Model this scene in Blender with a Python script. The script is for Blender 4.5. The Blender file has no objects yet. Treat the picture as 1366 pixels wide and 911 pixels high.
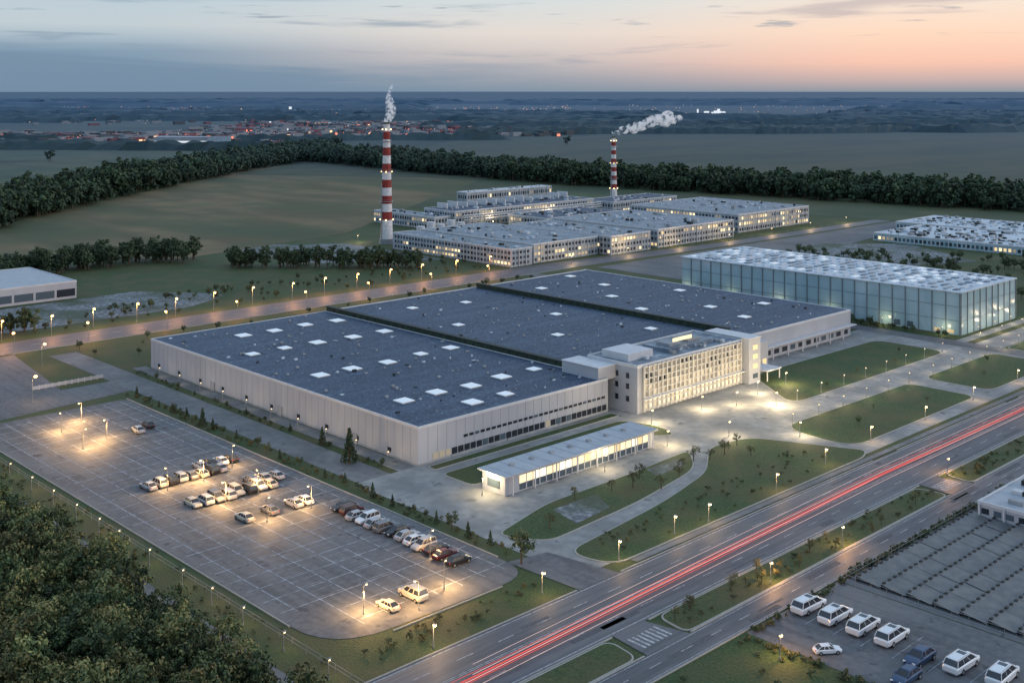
import bpy, math, random
from mathutils import Vector, Matrix
R=random.Random(7)
sc=bpy.context.scene
sc.view_settings.view_transform='Standard'; sc.view_settings.look='None'; sc.view_settings.exposure=0
COL=sc.collection
# compass frame: E = lateral, N = depth, in the site's own axes (x along the road, y along the factory)
RV=(.7218,-.6921); FV=(.6921,.7218)
def EN(e,n): return (RV[0]*e+FV[0]*n, RV[1]*e+FV[1]*n)

# ------------------------------------------------------------------ materials
MATS={}
def pmat(name,c1,c2=None,scale=1.0,rough=.8,detail=6,bump=0,lo=.35,hi=.65,big=None,bigscale=.03,bigamt=.6,
         metallic=0,emit=None,es=0,haze_tint=True,rand=0,spec=.3,stretch=None,spk=None,bigstretch=None,streak=None):
    if name in MATS: return MATS[name]
    m=bpy.data.materials.new(name); m.use_nodes=True; nt=m.node_tree; N=nt.nodes; L=nt.links
    b=N['Principled BSDF']; b.inputs['Roughness'].default_value=rough; b.inputs['Metallic'].default_value=metallic
    b.inputs['Specular IOR Level'].default_value=spec
    g=N.new('ShaderNodeNewGeometry'); pos=g.outputs['Position']
    def mix(f,a,bb,mode='MIX'):
        x=N.new('ShaderNodeMix'); x.data_type='RGBA'; x.blend_type=mode
        for i,v in ((0,f),(6,a),(7,bb)):
            if isinstance(v,(int,float)): x.inputs[i].default_value=v
            elif isinstance(v,tuple): x.inputs[i].default_value=(*v[:3],1)
            else: L.new(v,x.inputs[i])
        return x.outputs[2]
    def noise(s,d,st=None):
        n=N.new('ShaderNodeTexNoise'); n.inputs['Scale'].default_value=s; n.inputs['Detail'].default_value=d
        if st:
            mp=N.new('ShaderNodeMapping'); mp.inputs['Scale'].default_value=st; L.new(pos,mp.inputs[0]); L.new(mp.outputs[0],n.inputs['Vector'])
        else: L.new(pos,n.inputs['Vector'])
        return n.outputs[0]
    def mr(v,a,bb,c=0,d=1):
        x=N.new('ShaderNodeMapRange'); L.new(v,x.inputs[0])
        for i,q in enumerate((a,bb,c,d)): x.inputs[i+1].default_value=q
        return x.outputs[0]
    col=c1; nz=None
    if c2:
        nz=noise(scale,detail,stretch); col=mix(mr(nz,lo,hi),c1,c2)
    if big:
        col=mix(mr(noise(bigscale,4,bigstretch),.42,.62,0,bigamt),col,big)
    if streak:
        col=mix(mr(noise(1.0,5,streak[1]),.48,.66,0,streak[2]),col,streak[0])
    if spk:
        col=mix(mr(noise(spk[1],3),spk[2],spk[2]+.05),col,spk[0])
    if rand:
        oi=N.new('ShaderNodeObjectInfo'); col=mix(1.0,col,mixv(N,L,oi.outputs['Random'],rand),'MULTIPLY')
    if haze_tint:  # haze painted into the base colour, growing with distance from the origin
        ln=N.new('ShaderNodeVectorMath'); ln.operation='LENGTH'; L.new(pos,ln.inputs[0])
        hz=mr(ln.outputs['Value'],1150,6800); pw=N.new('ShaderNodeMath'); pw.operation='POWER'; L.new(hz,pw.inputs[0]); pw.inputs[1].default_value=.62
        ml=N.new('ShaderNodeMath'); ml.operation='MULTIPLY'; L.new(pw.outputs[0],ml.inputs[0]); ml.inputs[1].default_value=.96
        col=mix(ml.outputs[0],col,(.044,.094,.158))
    if isinstance(col,tuple): b.inputs['Base Color'].default_value=(*col,1)
    else: L.new(col,b.inputs['Base Color'])
    if bump and nz:
        bp=N.new('ShaderNodeBump'); bp.inputs['Strength'].default_value=bump; bp.inputs['Distance'].default_value=.3
        L.new(nz,bp.inputs['Height']); L.new(bp.outputs[0],b.inputs['Normal'])
    if emit:
        b.inputs['Emission Color'].default_value=(*emit,1); b.inputs['Emission Strength'].default_value=es
        try: m.cycles.emission_sampling='NONE'
        except Exception: pass
    MATS[name]=m; return m
def mixv(N,L,v,a):
    x=N.new('ShaderNodeMapRange'); L.new(v,x.inputs[0]); x.inputs[3].default_value=1-a; x.inputs[4].default_value=1+a
    return x.outputs[0]

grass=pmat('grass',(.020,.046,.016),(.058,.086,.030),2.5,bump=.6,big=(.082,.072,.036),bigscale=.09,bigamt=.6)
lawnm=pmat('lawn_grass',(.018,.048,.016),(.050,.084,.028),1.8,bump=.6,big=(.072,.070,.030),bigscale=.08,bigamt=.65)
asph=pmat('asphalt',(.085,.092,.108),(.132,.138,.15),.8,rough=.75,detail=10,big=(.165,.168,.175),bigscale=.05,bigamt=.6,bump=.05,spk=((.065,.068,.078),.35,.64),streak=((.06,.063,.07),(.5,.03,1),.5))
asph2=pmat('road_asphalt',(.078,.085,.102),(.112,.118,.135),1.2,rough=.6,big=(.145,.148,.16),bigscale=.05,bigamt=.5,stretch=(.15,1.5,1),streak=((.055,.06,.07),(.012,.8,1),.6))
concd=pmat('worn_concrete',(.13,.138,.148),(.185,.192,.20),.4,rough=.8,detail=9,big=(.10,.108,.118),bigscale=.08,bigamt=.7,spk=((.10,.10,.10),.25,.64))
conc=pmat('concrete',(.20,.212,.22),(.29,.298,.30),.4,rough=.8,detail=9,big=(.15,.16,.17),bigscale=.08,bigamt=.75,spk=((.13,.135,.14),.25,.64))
kerbm=pmat('kerb',(.26,.26,.25),(.34,.34,.32),3)
paintm=pmat('road_paint',(.45,.46,.48),(.20,.20,.21),1.5,lo=.42,hi=.66)
paintf=pmat('faded_paint',(.36,.41,.48),(.14,.155,.175),.7,lo=.40,hi=.64)
gravel=pmat('gravel',(.10,.115,.13),(.30,.33,.36),.6,lo=.45,hi=.7,detail=10,big=(.05,.07,.042),bigscale=.06,bigamt=.9)
white=pmat('white_cladding',(.335,.355,.405),(.40,.42,.465),.15,rough=.5,stretch=(1,1,.3),big=(.30,.325,.375),bigscale=.05)
white2=pmat('white_trim',(.47,.485,.52),(.53,.545,.58),.5,rough=.5)
beige=pmat('office_frame',(.42,.42,.41),(.48,.475,.46),.5,rough=.5)
wallg=pmat('cool_grey_wall',(.25,.28,.32),(.34,.37,.40),.2,rough=.6)
grey=pmat('grey_cladding',(.22,.24,.27),(.30,.32,.34),.3,rough=.6)
seam=pmat('panel_seam',(.25,.265,.30),rough=.6)
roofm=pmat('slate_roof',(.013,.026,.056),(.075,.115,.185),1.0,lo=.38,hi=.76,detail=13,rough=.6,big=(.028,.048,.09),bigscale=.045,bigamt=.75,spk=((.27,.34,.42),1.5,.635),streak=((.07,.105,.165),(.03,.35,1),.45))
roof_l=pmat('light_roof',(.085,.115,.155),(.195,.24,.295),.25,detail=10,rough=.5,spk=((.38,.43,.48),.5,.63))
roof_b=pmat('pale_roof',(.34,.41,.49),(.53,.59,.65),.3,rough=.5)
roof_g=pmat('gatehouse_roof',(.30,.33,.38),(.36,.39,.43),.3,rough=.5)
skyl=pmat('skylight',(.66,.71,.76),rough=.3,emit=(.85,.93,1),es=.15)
dark=pmat('dark_trim',(.02,.025,.025),rough=.6)
dkgreen=pmat('dark_green_wall',(.015,.026,.02),(.03,.048,.03),.6)  # mottled dark green tone of the wall strips between roof blocks
glassd=pmat('dark_glass',(.02,.025,.035),rough=.12,spec=.6)
glassb=pmat('blue_glass',(.07,.10,.13),rough=.15,spec=.6)
lit=[pmat('lit_window_%s'%n,(.3,.25,.15),emit=c,es=s) for n,c,s in (('a',(1,.74,.38),.85),('b',(1,.80,.46),1.3),('c',(1,.70,.40),.42),('d',(1,.86,.58),2.0))]
off=[pmat('office_window_%s'%n,(.16,.16,.15),emit=c,es=s) for n,c,s in (('a',(1,.76,.44),.42),('b',(1,.80,.50),.7),('c',(1,.80,.55),.16),('d',(1,.84,.58),1.1))]
litdim=pmat('lit_window_dim',(.2,.2,.18),emit=(1,.78,.5),es=.2)
bulb=pmat('lamp_glow',(1,.7,.4),emit=(1,.52,.18),es=5.5)
bulbw=pmat('lamp_glow_white',(1,.8,.5),emit=(1,.70,.34),es=3.6)
metal=pmat('galvanised_steel',(.25,.26,.27),rough=.5,metallic=.3)
redp=pmat('red_band',(.26,.03,.026),(.17,.022,.02),.8,rough=.6)
whitep=pmat('white_band',(.66,.66,.67),(.5,.5,.52),.8,rough=.6)
bark=pmat('bark',(.05,.04,.03),(.09,.07,.05),4)
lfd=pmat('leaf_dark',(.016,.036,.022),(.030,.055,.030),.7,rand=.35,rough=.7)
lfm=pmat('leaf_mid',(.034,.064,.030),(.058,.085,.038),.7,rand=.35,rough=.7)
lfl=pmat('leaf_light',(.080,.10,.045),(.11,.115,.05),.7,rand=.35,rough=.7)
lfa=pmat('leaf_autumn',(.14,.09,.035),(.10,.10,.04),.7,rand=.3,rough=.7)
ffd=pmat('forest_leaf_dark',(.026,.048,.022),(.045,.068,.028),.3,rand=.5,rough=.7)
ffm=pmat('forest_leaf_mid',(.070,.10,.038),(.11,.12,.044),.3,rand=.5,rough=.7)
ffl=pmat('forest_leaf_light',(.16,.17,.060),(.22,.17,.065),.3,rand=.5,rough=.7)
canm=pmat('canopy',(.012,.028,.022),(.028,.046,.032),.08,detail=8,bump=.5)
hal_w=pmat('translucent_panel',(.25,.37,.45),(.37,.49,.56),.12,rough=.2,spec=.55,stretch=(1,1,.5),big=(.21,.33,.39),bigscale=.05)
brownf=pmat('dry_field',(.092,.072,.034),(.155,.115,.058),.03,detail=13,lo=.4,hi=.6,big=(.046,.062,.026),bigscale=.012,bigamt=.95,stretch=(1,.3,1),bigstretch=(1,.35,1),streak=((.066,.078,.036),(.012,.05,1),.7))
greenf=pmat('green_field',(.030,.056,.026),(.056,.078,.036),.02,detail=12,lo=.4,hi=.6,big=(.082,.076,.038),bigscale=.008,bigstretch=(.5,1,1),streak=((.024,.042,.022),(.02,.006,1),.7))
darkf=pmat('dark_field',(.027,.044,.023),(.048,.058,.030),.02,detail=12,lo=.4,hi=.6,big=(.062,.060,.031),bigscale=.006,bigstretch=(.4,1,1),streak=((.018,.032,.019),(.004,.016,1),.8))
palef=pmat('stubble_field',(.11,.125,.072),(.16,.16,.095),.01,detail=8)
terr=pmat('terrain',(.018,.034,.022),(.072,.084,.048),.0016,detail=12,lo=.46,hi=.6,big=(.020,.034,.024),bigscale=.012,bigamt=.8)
trailr=pmat('tail_light_trail',(.3,.03,.03),emit=(1,.12,.09),es=.75)
trailw=pmat('head_light_trail',(.4,.3,.3),emit=(1,.70,.62),es=.8)
panelm=pmat('panel_grey',(.10,.105,.115),(.15,.15,.155),.5,rough=.5)
tyre=pmat('tyre',(.015,.015,.016),rough=.9)
headl=pmat('head_lamp',(.8,.8,.8),rough=.2)
taill=pmat('tail_lamp',(.3,.02,.02),rough=.3)
litg=pmat('lit_window_green',(.3,.35,.15),emit=(.75,.95,.45),es=.4)

# ------------------------------------------------------------------ mesh helper
class MB:
    def __init__(s): s.v=[]; s.f=[]; s.m=[]; s.mats=[]
    def mi(s,m):
        if m not in s.mats: s.mats.append(m)
        return s.mats.index(m)
    def face(s,pts,m):
        i=len(s.v); s.v+= [tuple(p) for p in pts]; s.f.append(tuple(range(i,i+len(pts)))); s.m.append(s.mi(m))
    def box(s,x0,y0,z0,x1,y1,z1,m,top=None):
        i=len(s.v); k=s.mi(m); kt=s.mi(top) if top else k
        s.v+=[(x0,y0,z0),(x1,y0,z0),(x1,y1,z0),(x0,y1,z0),(x0,y0,z1),(x1,y0,z1),(x1,y1,z1),(x0,y1,z1)]
        for q,mm in (((0,3,2,1),k),((4,5,6,7),kt),((0,1,5,4),k),((1,2,6,5),k),((2,3,7,6),k),((3,0,4,7),k)):
            s.f.append(tuple(i+a for a in q)); s.m.append(mm)
    def cyl(s,p0,p1,r0,r1,m,n=10,caps=True):
        p0=Vector(p0);p1=Vector(p1);d=(p1-p0).normalized(); a=d.orthogonal().normalized(); b=d.cross(a)
        i=len(s.v); k=s.mi(m)
        for p,r in ((p0,r0),(p1,r1)):
            for t in range(n):
                an=2*math.pi*t/n; s.v.append(tuple(p+(a*math.cos(an)+b*math.sin(an))*r))
        for t in range(n):
            u=(t+1)%n; s.f.append((i+t,i+u,i+n+u,i+n+t)); s.m.append(k)
        if caps:
            s.f.append(tuple(i+n+t for t in range(n))); s.m.append(k)
            s.f.append(tuple(i+n-1-t for t in range(n))); s.m.append(k)
    def ball(s,c,r,m,n=8,k2=5,sz=1):
        k=s.mi(m); i=len(s.v)
        for a in range(k2+1):
            ph=math.pi*a/k2
            for b in range(n):
                th=2*math.pi*b/n; s.v.append((c[0]+r*math.sin(ph)*math.cos(th),c[1]+r*math.sin(ph)*math.sin(th),c[2]+r*sz*math.cos(ph)))
        for a in range(k2):
            for b in range(n):
                c2=(b+1)%n; s.f.append((i+a*n+b,i+(a+1)*n+b,i+(a+1)*n+c2,i+a*n+c2)); s.m.append(k)
    def loft(s,secs,m):
        n=len(secs[0]); i=len(s.v); k=s.mi(m)
        for q in secs: s.v+=[tuple(p) for p in q]
        for a in range(len(secs)-1):
            for b in range(n):
                c=(b+1)%n; s.f.append((i+a*n+b,i+a*n+c,i+(a+1)*n+c,i+(a+1)*n+b)); s.m.append(k)
        s.f.append(tuple(i+n-1-t for t in range(n))); s.m.append(k)
        s.f.append(tuple(i+(len(secs)-1)*n+t for t in range(n))); s.m.append(k)
    def mesh(s,name,smooth=False):
        me=bpy.data.meshes.new(name); me.from_pydata(s.v,[],s.f)
        for m in s.mats: me.materials.append(m)
        me.polygons.foreach_set('material_index',s.m)
        if smooth: me.polygons.foreach_set('use_smooth',[True]*len(s.f))
        me.update(); return me
    def obj(s,name,parent=None,loc=(0,0,0),rz=0,smooth=False):
        return put(s.mesh(name,smooth),name,loc,rz,1,parent)
def put(me,name,loc=(0,0,0),rz=0,scale=1,parent=None):
    o=bpy.data.objects.new(name,me); o.location=loc; o.rotation_euler=(0,0,rz)
    o.scale=(scale,)*3 if isinstance(scale,(int,float)) else scale
    COL.objects.link(o)
    if parent: o.parent=parent
    return o
def empty(name,loc=(0,0,0)): 
    o=bpy.data.objects.new(name,None); o.location=loc; COL.objects.link(o); return o

def rounded(poly,r,n=6):
    out=[]; N=len(poly)
    for i in range(N):
        p=Vector(poly[i][:2]); rr=poly[i][2] if len(poly[i])>2 else r
        a=Vector(poly[i-1][:2])-p; b=Vector(poly[(i+1)%N][:2])-p
        k=min(rr,a.length*.48,b.length*.48); A=p+a.normalized()*k; B=p+b.normalized()*k
        for t in range(n+1):
            t/=n; q=A*(1-t)**2+p*2*t*(1-t)+B*t*t; out.append((q.x,q.y))
    return out
def sheet(name,poly,z,m,r=0):
    if r: poly=rounded(poly,r)
    b=MB(); b.face([(p[0],p[1],z) for p in poly],m)
    area=sum(poly[i-1][0]*poly[i][1]-poly[i][0]*poly[i-1][1] for i in range(len(poly)))
    if area<0: b.f[0]=tuple(reversed(b.f[0]))
    return b.obj(name)
def lawn(poly,r=4,z=.17,name='lawn',m=None):
    poly=rounded(poly,r); sheet(name,poly,z,m or lawnm)
    b=MB(); N=len(poly)
    area=sum(poly[i-1][0]*poly[i][1]-poly[i][0]*poly[i-1][1] for i in range(N)); sg=1 if area>0 else -1
    outer=[]
    for i in range(N):
        a=Vector(poly[i-1]);c=Vector(poly[(i+1)%N]); d=(c-a).normalized(); nn=Vector((d.y,-d.x))*sg; p=Vector(poly[i])+nn*.3; outer.append((p.x,p.y))
    for i in range(N):
        j=(i+1)%N; a,c,e,f=poly[i],poly[j],outer[j],outer[i]
        b.face([(a[0],a[1],z+.02),(c[0],c[1],z+.02),(e[0],e[1],z+.02),(f[0],f[1],z+.02)],kerbm)
        b.face([(f[0],f[1],0),(e[0],e[1],0),(e[0],e[1],z+.02),(f[0],f[1],z+.02)],kerbm)
    b.obj('kerb')

# ------------------------------------------------------------------ ground
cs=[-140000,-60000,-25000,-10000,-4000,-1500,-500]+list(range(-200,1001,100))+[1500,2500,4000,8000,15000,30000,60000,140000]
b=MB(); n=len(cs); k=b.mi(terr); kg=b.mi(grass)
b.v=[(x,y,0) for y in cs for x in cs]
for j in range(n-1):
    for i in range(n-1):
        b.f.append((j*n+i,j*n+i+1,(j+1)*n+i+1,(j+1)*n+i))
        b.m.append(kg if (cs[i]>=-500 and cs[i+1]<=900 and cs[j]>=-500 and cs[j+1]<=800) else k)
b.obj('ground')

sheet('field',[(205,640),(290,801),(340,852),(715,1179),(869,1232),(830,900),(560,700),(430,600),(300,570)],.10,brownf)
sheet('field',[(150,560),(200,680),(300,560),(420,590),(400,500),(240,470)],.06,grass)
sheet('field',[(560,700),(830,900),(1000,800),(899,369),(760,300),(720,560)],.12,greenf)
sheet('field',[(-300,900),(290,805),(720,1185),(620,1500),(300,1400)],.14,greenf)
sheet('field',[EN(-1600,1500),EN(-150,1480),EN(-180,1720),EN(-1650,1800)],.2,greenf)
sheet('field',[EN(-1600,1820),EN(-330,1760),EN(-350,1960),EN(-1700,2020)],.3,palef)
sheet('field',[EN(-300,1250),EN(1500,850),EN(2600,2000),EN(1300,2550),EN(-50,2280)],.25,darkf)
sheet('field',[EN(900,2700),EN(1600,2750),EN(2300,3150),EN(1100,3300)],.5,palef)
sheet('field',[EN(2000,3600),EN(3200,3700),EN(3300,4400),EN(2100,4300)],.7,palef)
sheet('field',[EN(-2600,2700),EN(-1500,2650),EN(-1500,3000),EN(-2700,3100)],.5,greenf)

# ------------------------------------------------------------------ roads and pavements
sheet('service_yard_pavement',[(157,146),(400,146),(400,224),(170,224),(170,216),(157,216)],.05,conc)
sheet('access_road',[(158,216),(167.5,216),(167.5,392),(158,392)],.05,concd)
sheet('footpath',[(170.5,216),(175,216),(175,356),(170.5,356)],.06,concd)
sheet('parking_lot_pavement',[(107.5,154,12),(152.3,153,8),(152.3,322,3),(107.5,322,2)],.06,asph,4)
sheet('access_road',[(100,322.5),(158,330),(158,345),(90,345)],.045,asph)
sheet('access_road',[(125,340),(142,340),(150,402),(128,402)],.05,asph)
sheet('road',[(-300,126),(1600,126),(1600,142),(-300,142)],.08,asph2)
sheet('road',[(-300,112.2),(900,112.2),(900,118),(-300,118)],.08,asph2)
sheet('boulevard_road',[(-200,404),(430,404),(560,398),(900,395),(900,407),(560,410),(430,423),(-200,423)],.09,asph2)
sheet('access_road',[(153,142),(164,142),(161,158),(152,160)],.09,asph,0)
sheet('access_road',[(396,146),(404,146),(404,404),(396,404)],.10,asph)
sheet('service_road',[(400,173),(800,173),(800,183),(400,183)],.07,conc)
sheet('access_road',[(440,340),(455,330),(800,380),(800,392),(440,396)],.07,asph)
sheet('footpath',[(95.6,60),(98.2,60),(98.2,420),(95.6,420)],.05,concd)
sheet('footpath',[(170,142.8),(1000,142.8),(1000,144.4),(170,144.4)],.12,concd)
sheet('service_road',[(404,186),(640,186),(640,190),(404,190)],.08,conc)
for x0 in (143,249): 
    sheet('median_crossing',[(x0,117.9),(x0+11,117.9),(x0+9,126.1),(x0+1,126.1)],.1,asph2)
bm=MB()
for x0 in (144.5,250.5):
    for i in range(7): bm.box(x0+.2+i*1.1,119.8,.1,x0+.65+i*1.1,123.6,.115,paintm)
bm.obj('zebra_crossing')
bm=MB()
for y0,xs in ((142,[(-300,152.5),(164.5,258),(270,334),(343,1200)]),(125.75,[(-300,143.5),(153,249.5),(259,1200)]),(118,[(-300,142.5),(154.5,248.5),(260.5,900)]),(111.95,[(-300,900)])):
    for a,c in xs: bm.box(a,y0,0,c,y0+.25,.2,kerbm)
bm.box(107.2,166,0,107.45,322,.2,kerbm); bm.box(152.4,163,0,152.65,322,.2,kerbm); bm.box(119,152.6,0,144,152.85,.2,kerbm)
for a,c in ((-200,126),(150,430)): bm.box(a,403.7,0,c,403.95,.2,kerbm)
bm.obj('kerb')
bm=MB()
def strip(x0,y0,x1,y1,z,m=paintm): bm.box(x0,y0,z-.01,x1,y1,z,m)
for y in (126.6,141.3): strip(-100,y,900,y+.18,.1)
for y in (133.7,134.1): strip(-100,y,900,y+.14,.1)
for y in (130.1,137.7):
    x=-60
    while x<700: strip(x,y,x+3.5,y+.16,.1); x+=9
x=-60
while x<700: strip(x,115,x+3,115.14,.1); x+=8
for y in (112.6,117.5): strip(-60,y,600,y+.12,.1)
x=100
while x<700: strip(x,413.4,x+4,413.7,.12); x+=10
bm.obj('road_markings')
bm=MB()
for i,x in enumerate((111.5,117,122.5,128,133.5,139,144.5,149.5)):
    strip(x,158 if i else 170,x+.19,320,.08,paintf)
y=160
while y<320:
    strip(109 if y>168 else 118,y,151.5,y+.18,.081,paintf); y+=5.6
for x0 in (117,128,139):
    y=172
    while y<316:
        if R.random()<.7: strip(x0,y,x0+5.5,y+.09,.0815,paintf)
        y+=2.8
bm.obj('parking_bay_markings')
bm=MB()
for x in range(232,400,8): strip(x,176,x+.12,182,.062,paintf)
bm.obj('pavement_joints')
b=MB()
patch=pmat('asphalt_patch',(.07,.076,.088),(.10,.105,.118),1.5)
for i in range(12):
    x,y=R.uniform(110,150),R.uniform(160,318); w,h=R.uniform(.6,2.2),R.uniform(.6,5); b.box(x-w/2,y-h/2,.0,x+w/2,y+h/2,.068,patch)
for i in range(40):
    x,y=R.uniform(110,420),R.choice([R.uniform(127,141),R.uniform(113,117)]); w,h=R.uniform(2,14),R.uniform(.5,1.6); b.box(x-w/2,y-h/2,0,x+w/2,y+h/2,.088,patch)
b.obj('asphalt_repairs')

lawn([(288,184,8),(384,184,6),(384,210,6),(308,211,8)])
lawn([(264,151,8),(334,151,4),(334,172,4),(266,173,8)])
lawn([(344,151,5),(393,151,4),(393,172,4),(344,172,5)])
lawn([(405,148,3),(700,148,2),(700,172,2),(405,172,3)],3)
lawn([(163.5,155,5),(166,145,4),(259,145.2,3),(264,147.5,2),(252,174,5),(238,176,5),(222,165,5),(200,159.5,10)])
lawn([(160,171,3),(165,161.5,4),(195,163.5,8),(222,168.5,6),(232,178,4),(205,176.5,6),(180,176.5,5)])
lawn([(176,196.5,2),(231,196.5,4),(240,188,5),(243,196,6),(240,207,4),(176,207,2)])
sheet('footpath',[(176.2,208.2),(243,208.2),(243,210),(176.2,210)],.065,conc)
lawn([(177,210.8,.6),(243,210.8,.6),(243,213.3,.6),(177,213.3,.6)],.5)
sheet('gravel_bed',[(176,164),(188,165.5),(192,173),(178,173)],.19,gravel)
sheet('gravel_bed',[(211,171),(222,172),(226,176),(213,176)],.19,gravel)
sheet('lawn_field',[(-200,60),(161,60),(161,111.8),(-200,111.8)],.03,lawnm)
lawn([(154,118.6,2),(248,118.6,2),(247,125.2,2),(155,125.2,2)],2,.2,'median_lawn',grass)
lawn([(260,118.6,2),(600,118.6,2),(600,125.2,2),(261,125.2,2)],2,.2,'median_lawn',grass)
lawn([(0,118.6,2),(141,118.6,2),(142,125.2,2),(0,125.2,2)],2,.2,'median_lawn',grass)
sheet('gravel_bed',[(150,440),(235,440),(262,455),(255,470),(236,492),(150,488)],.08,gravel)
sheet('gravel_bed',[(345,505),(402,470),(402,560),(350,600),(335,560)],.08,gravel)
sheet('gravel_bed',[(700,250),(800,200),(900,330),(780,370)],.08,gravel)
sheet('gravel_bed',[(470,330),(600,270),(640,330),(600,370)],.08,gravel)

# ------------------------------------------------------------------ buildings
def win_wall_x(b,y,x0,x1,z0,z1,w,gap,mats,d=.06):
    x=x0
    while x+w<=x1: b.box(x,y-d,z0,x+w,y+.02,z1,R.choice(mats)); x+=w+gap
def win_wall_y(b,x,y0,y1,z0,z1,w,gap,mats,d=.06):
    y=y0
    while y+w<=y1: b.box(x-d,y,z0,x+.02,y+w,z1,R.choice(mats)); y+=w+gap
def parapet(b,x0,y0,x1,y1,z,m,h=.5,t=.45):
    b.box(x0-.08,y0-.08,z-.3,x1+.08,y0+t,z+h,m); b.box(x0-.08,y1-t,z-.3,x1+.08,y1+.08,z+h,m)
    b.box(x0-.08,y0+t,z-.3,x0+t,y1-t,z+h,m); b.box(x1-t,y0+t,z-.3,x1+.08,y1-t,z+h,m)

F=empty('factory_building')
b=MB()
b.box(175.5,215.5,0,244,353,9.2,white); b.box(244.0,227,0,318,353,9.2,white); b.box(318,221,0,385,354,9.2,white)
b.obj('walls',F)
b=MB()
x=178.5
while x<244: b.box(x,215.46,0.1,x+.05,215.5,9.1,seam); x+=3
y=218.5
while y<353: b.box(175.46,y,0.1,175.5,y+.05,9.1,seam); y+=3
b.box(175.44,215.44,0,244,215.5,.5,grey); b.box(175.44,215.5,0,175.5,353,.5,grey)
b.obj('cladding_seams',F)
b=MB()
b.box(175.9,215.9,9.2,243.6,352.6,9.35,roofm); b.box(246,227.4,9.2,317.6,352.6,9.35,roofm); b.box(320,221.4,9.2,384.6,353.6,9.35,roofm)
b.obj('roof',F)
b=MB(); parapet(b,175.5,215.5,243.9,353,9.2,white2,.3,.3)
b.box(246,227,8.9,318,227.4,9.7,white2); b.box(318,220.9,8.9,385.1,221.4,9.6,white2); b.box(384.7,221.4,8.9,385.1,354,9.6,white2)
b.box(246,352.6,9,385,353.0,9.7,white2)
b.obj('parapet',F)
b=MB()
for x in (244.1,318.1):
    b.box(x,228,9.2,x+1.6,353,11.0,dkgreen); b.box(x-.1,228,11.0,x+1.7,353,11.12,dark)
    for y in range(232,352,4): b.box(x-.14,y,9.3,x+1.74,y+.4,11.0,dark)
b.obj('fire_wall',F)
b=MB()
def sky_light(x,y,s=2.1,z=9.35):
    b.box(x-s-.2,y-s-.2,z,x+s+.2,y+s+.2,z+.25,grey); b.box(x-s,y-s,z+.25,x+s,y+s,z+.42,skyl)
for x in (187,199,211,224,236.5):
    for y in (222.5,236.5,274,310,336):
        if (x,y) in ((187,222.5),(236.5,222.5),(187,336),(224,222.5)): continue
        sky_light(x+R.uniform(-.8,.8),y+R.uniform(-1,1),R.choice([1.7,2.0,2.1]))
for x,y in ((262,300),(275,265),(292,330),(300,290),(270,335),(305,250)): sky_light(x,y,1.6)
for x,y in ((335,332),(342,300),(352,260),(360,320),(372,290),(345,240),(372,250),(330,275),(366,345)): sky_light(x,y,1.8)
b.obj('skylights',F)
b=MB()
for i in range(320):
    blk=R.choice(((178,219,242,350),(250,232,315,350),(324,226,382,350)))
    x=R.uniform(blk[0],blk[2]);y=R.uniform(blk[1],blk[3]); s=R.uniform(.15,.55)
    b.box(x-s,y-s*.7,9.3,x+s,y+s*.7,9.35+R.uniform(.15,.6),R.choice([grey,grey,metal,dark,roof_b]))
b.obj('roof_vents',F)
b=MB()
win_wall_x(b,215.45,190,243.4,4.1,4.75,1.35,.55,[glassd,glassd,glassb])
win_wall_x(b,215.45,180,243.4,.75,2.3,1.7,.35,[glassd,glassd,glassd,glassd,glassd,glassb,litdim])
win_wall_y(b,175.44,226,350,1.2,2.2,1.4,12,[glassd])
win_wall_x(b,221,320,384,1.0,2.6,3,2,[glassd,glassb])
b.obj('windows',F)
b=MB()
for x in (186,205,224): b.box(x,215.3,0,x+4,215.42,.7,grey)
for y in (240,275,312): b.box(175.2,y,0,175.42,y+2.2,2.6,grey)
b.box(318,218.5,4.2,385,220.9,4.5,white2)
for x in range(322,385,9): b.box(x,218.6,0,x+.3,218.9,4.2,white2)
b.obj('doors_and_canopy',F)

O=empty('office_building')
b=MB()
b.box(247.9,208,0,298.0,226.8,13.0,white)
b.box(240.5,216,8.9,247.9,230,12.6,white)
b.box(298.0,205.5,0,304,222,13.8,white); b.box(304,212,0,318.0,226.9,9.6,white)
b.obj('walls',O)
b=MB()
b.box(248.3,208.4,13,297.7,226.4,13.15,roof_l); b.box(251,214,13.15,262,224,15.2,white2); b.box(268,213,13.15,290,223,14.2,roof_l)
b.box(271,215,14.2,276,220,15,grey); b.box(280,215,14.2,286,221,14.9,metal)
for i in range(10): 
    x=R.uniform(250,294); y=R.uniform(210,213); b.box(x,y,13.15,x+R.uniform(.6,2),y+1,13.9,R.choice([grey,metal,white2]))
parapet(b,247.9,208,298.0,226.8,13.0,white2,.6,.35); b.box(297.8,205.3,13.8,304.2,222.2,14.05,white2); b.box(240.3,215.8,12.6,247.8,230.2,12.8,white2)
b.box(274,216,15.0,283,216.3,16.0,lit[1])
b.obj('roof',O)
b=MB()
x=250.2; nx=23; w=2.01
for i in range(nx):
    for j in range(7):
        z0=.9+j*1.7
        ms=[off[3],off[1],lit[1],off[3]] if j<2 else ([off[1],off[0],off[0],off[2]] if j<4 else [off[0],off[2],off[2],off[0],glassd])
        b.box(x+i*w,207.8,z0,x+i*w+w-.02,207.98,z0+1.66,R.choice(ms))
b.obj('windows',O)
b=MB()
for i in range(nx+1): b.box(x+i*w-.27,207.2,.4,x+i*w+.22,207.79,13.0,beige)
for j in range(8): b.box(250,207.35,.72+j*1.7,297,207.785,1.10+j*1.7,beige)
b.box(249.2,206.4,3.9,298,207.19,4.15,white2)
b.obj('facade_frame',O)
b=MB()
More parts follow.
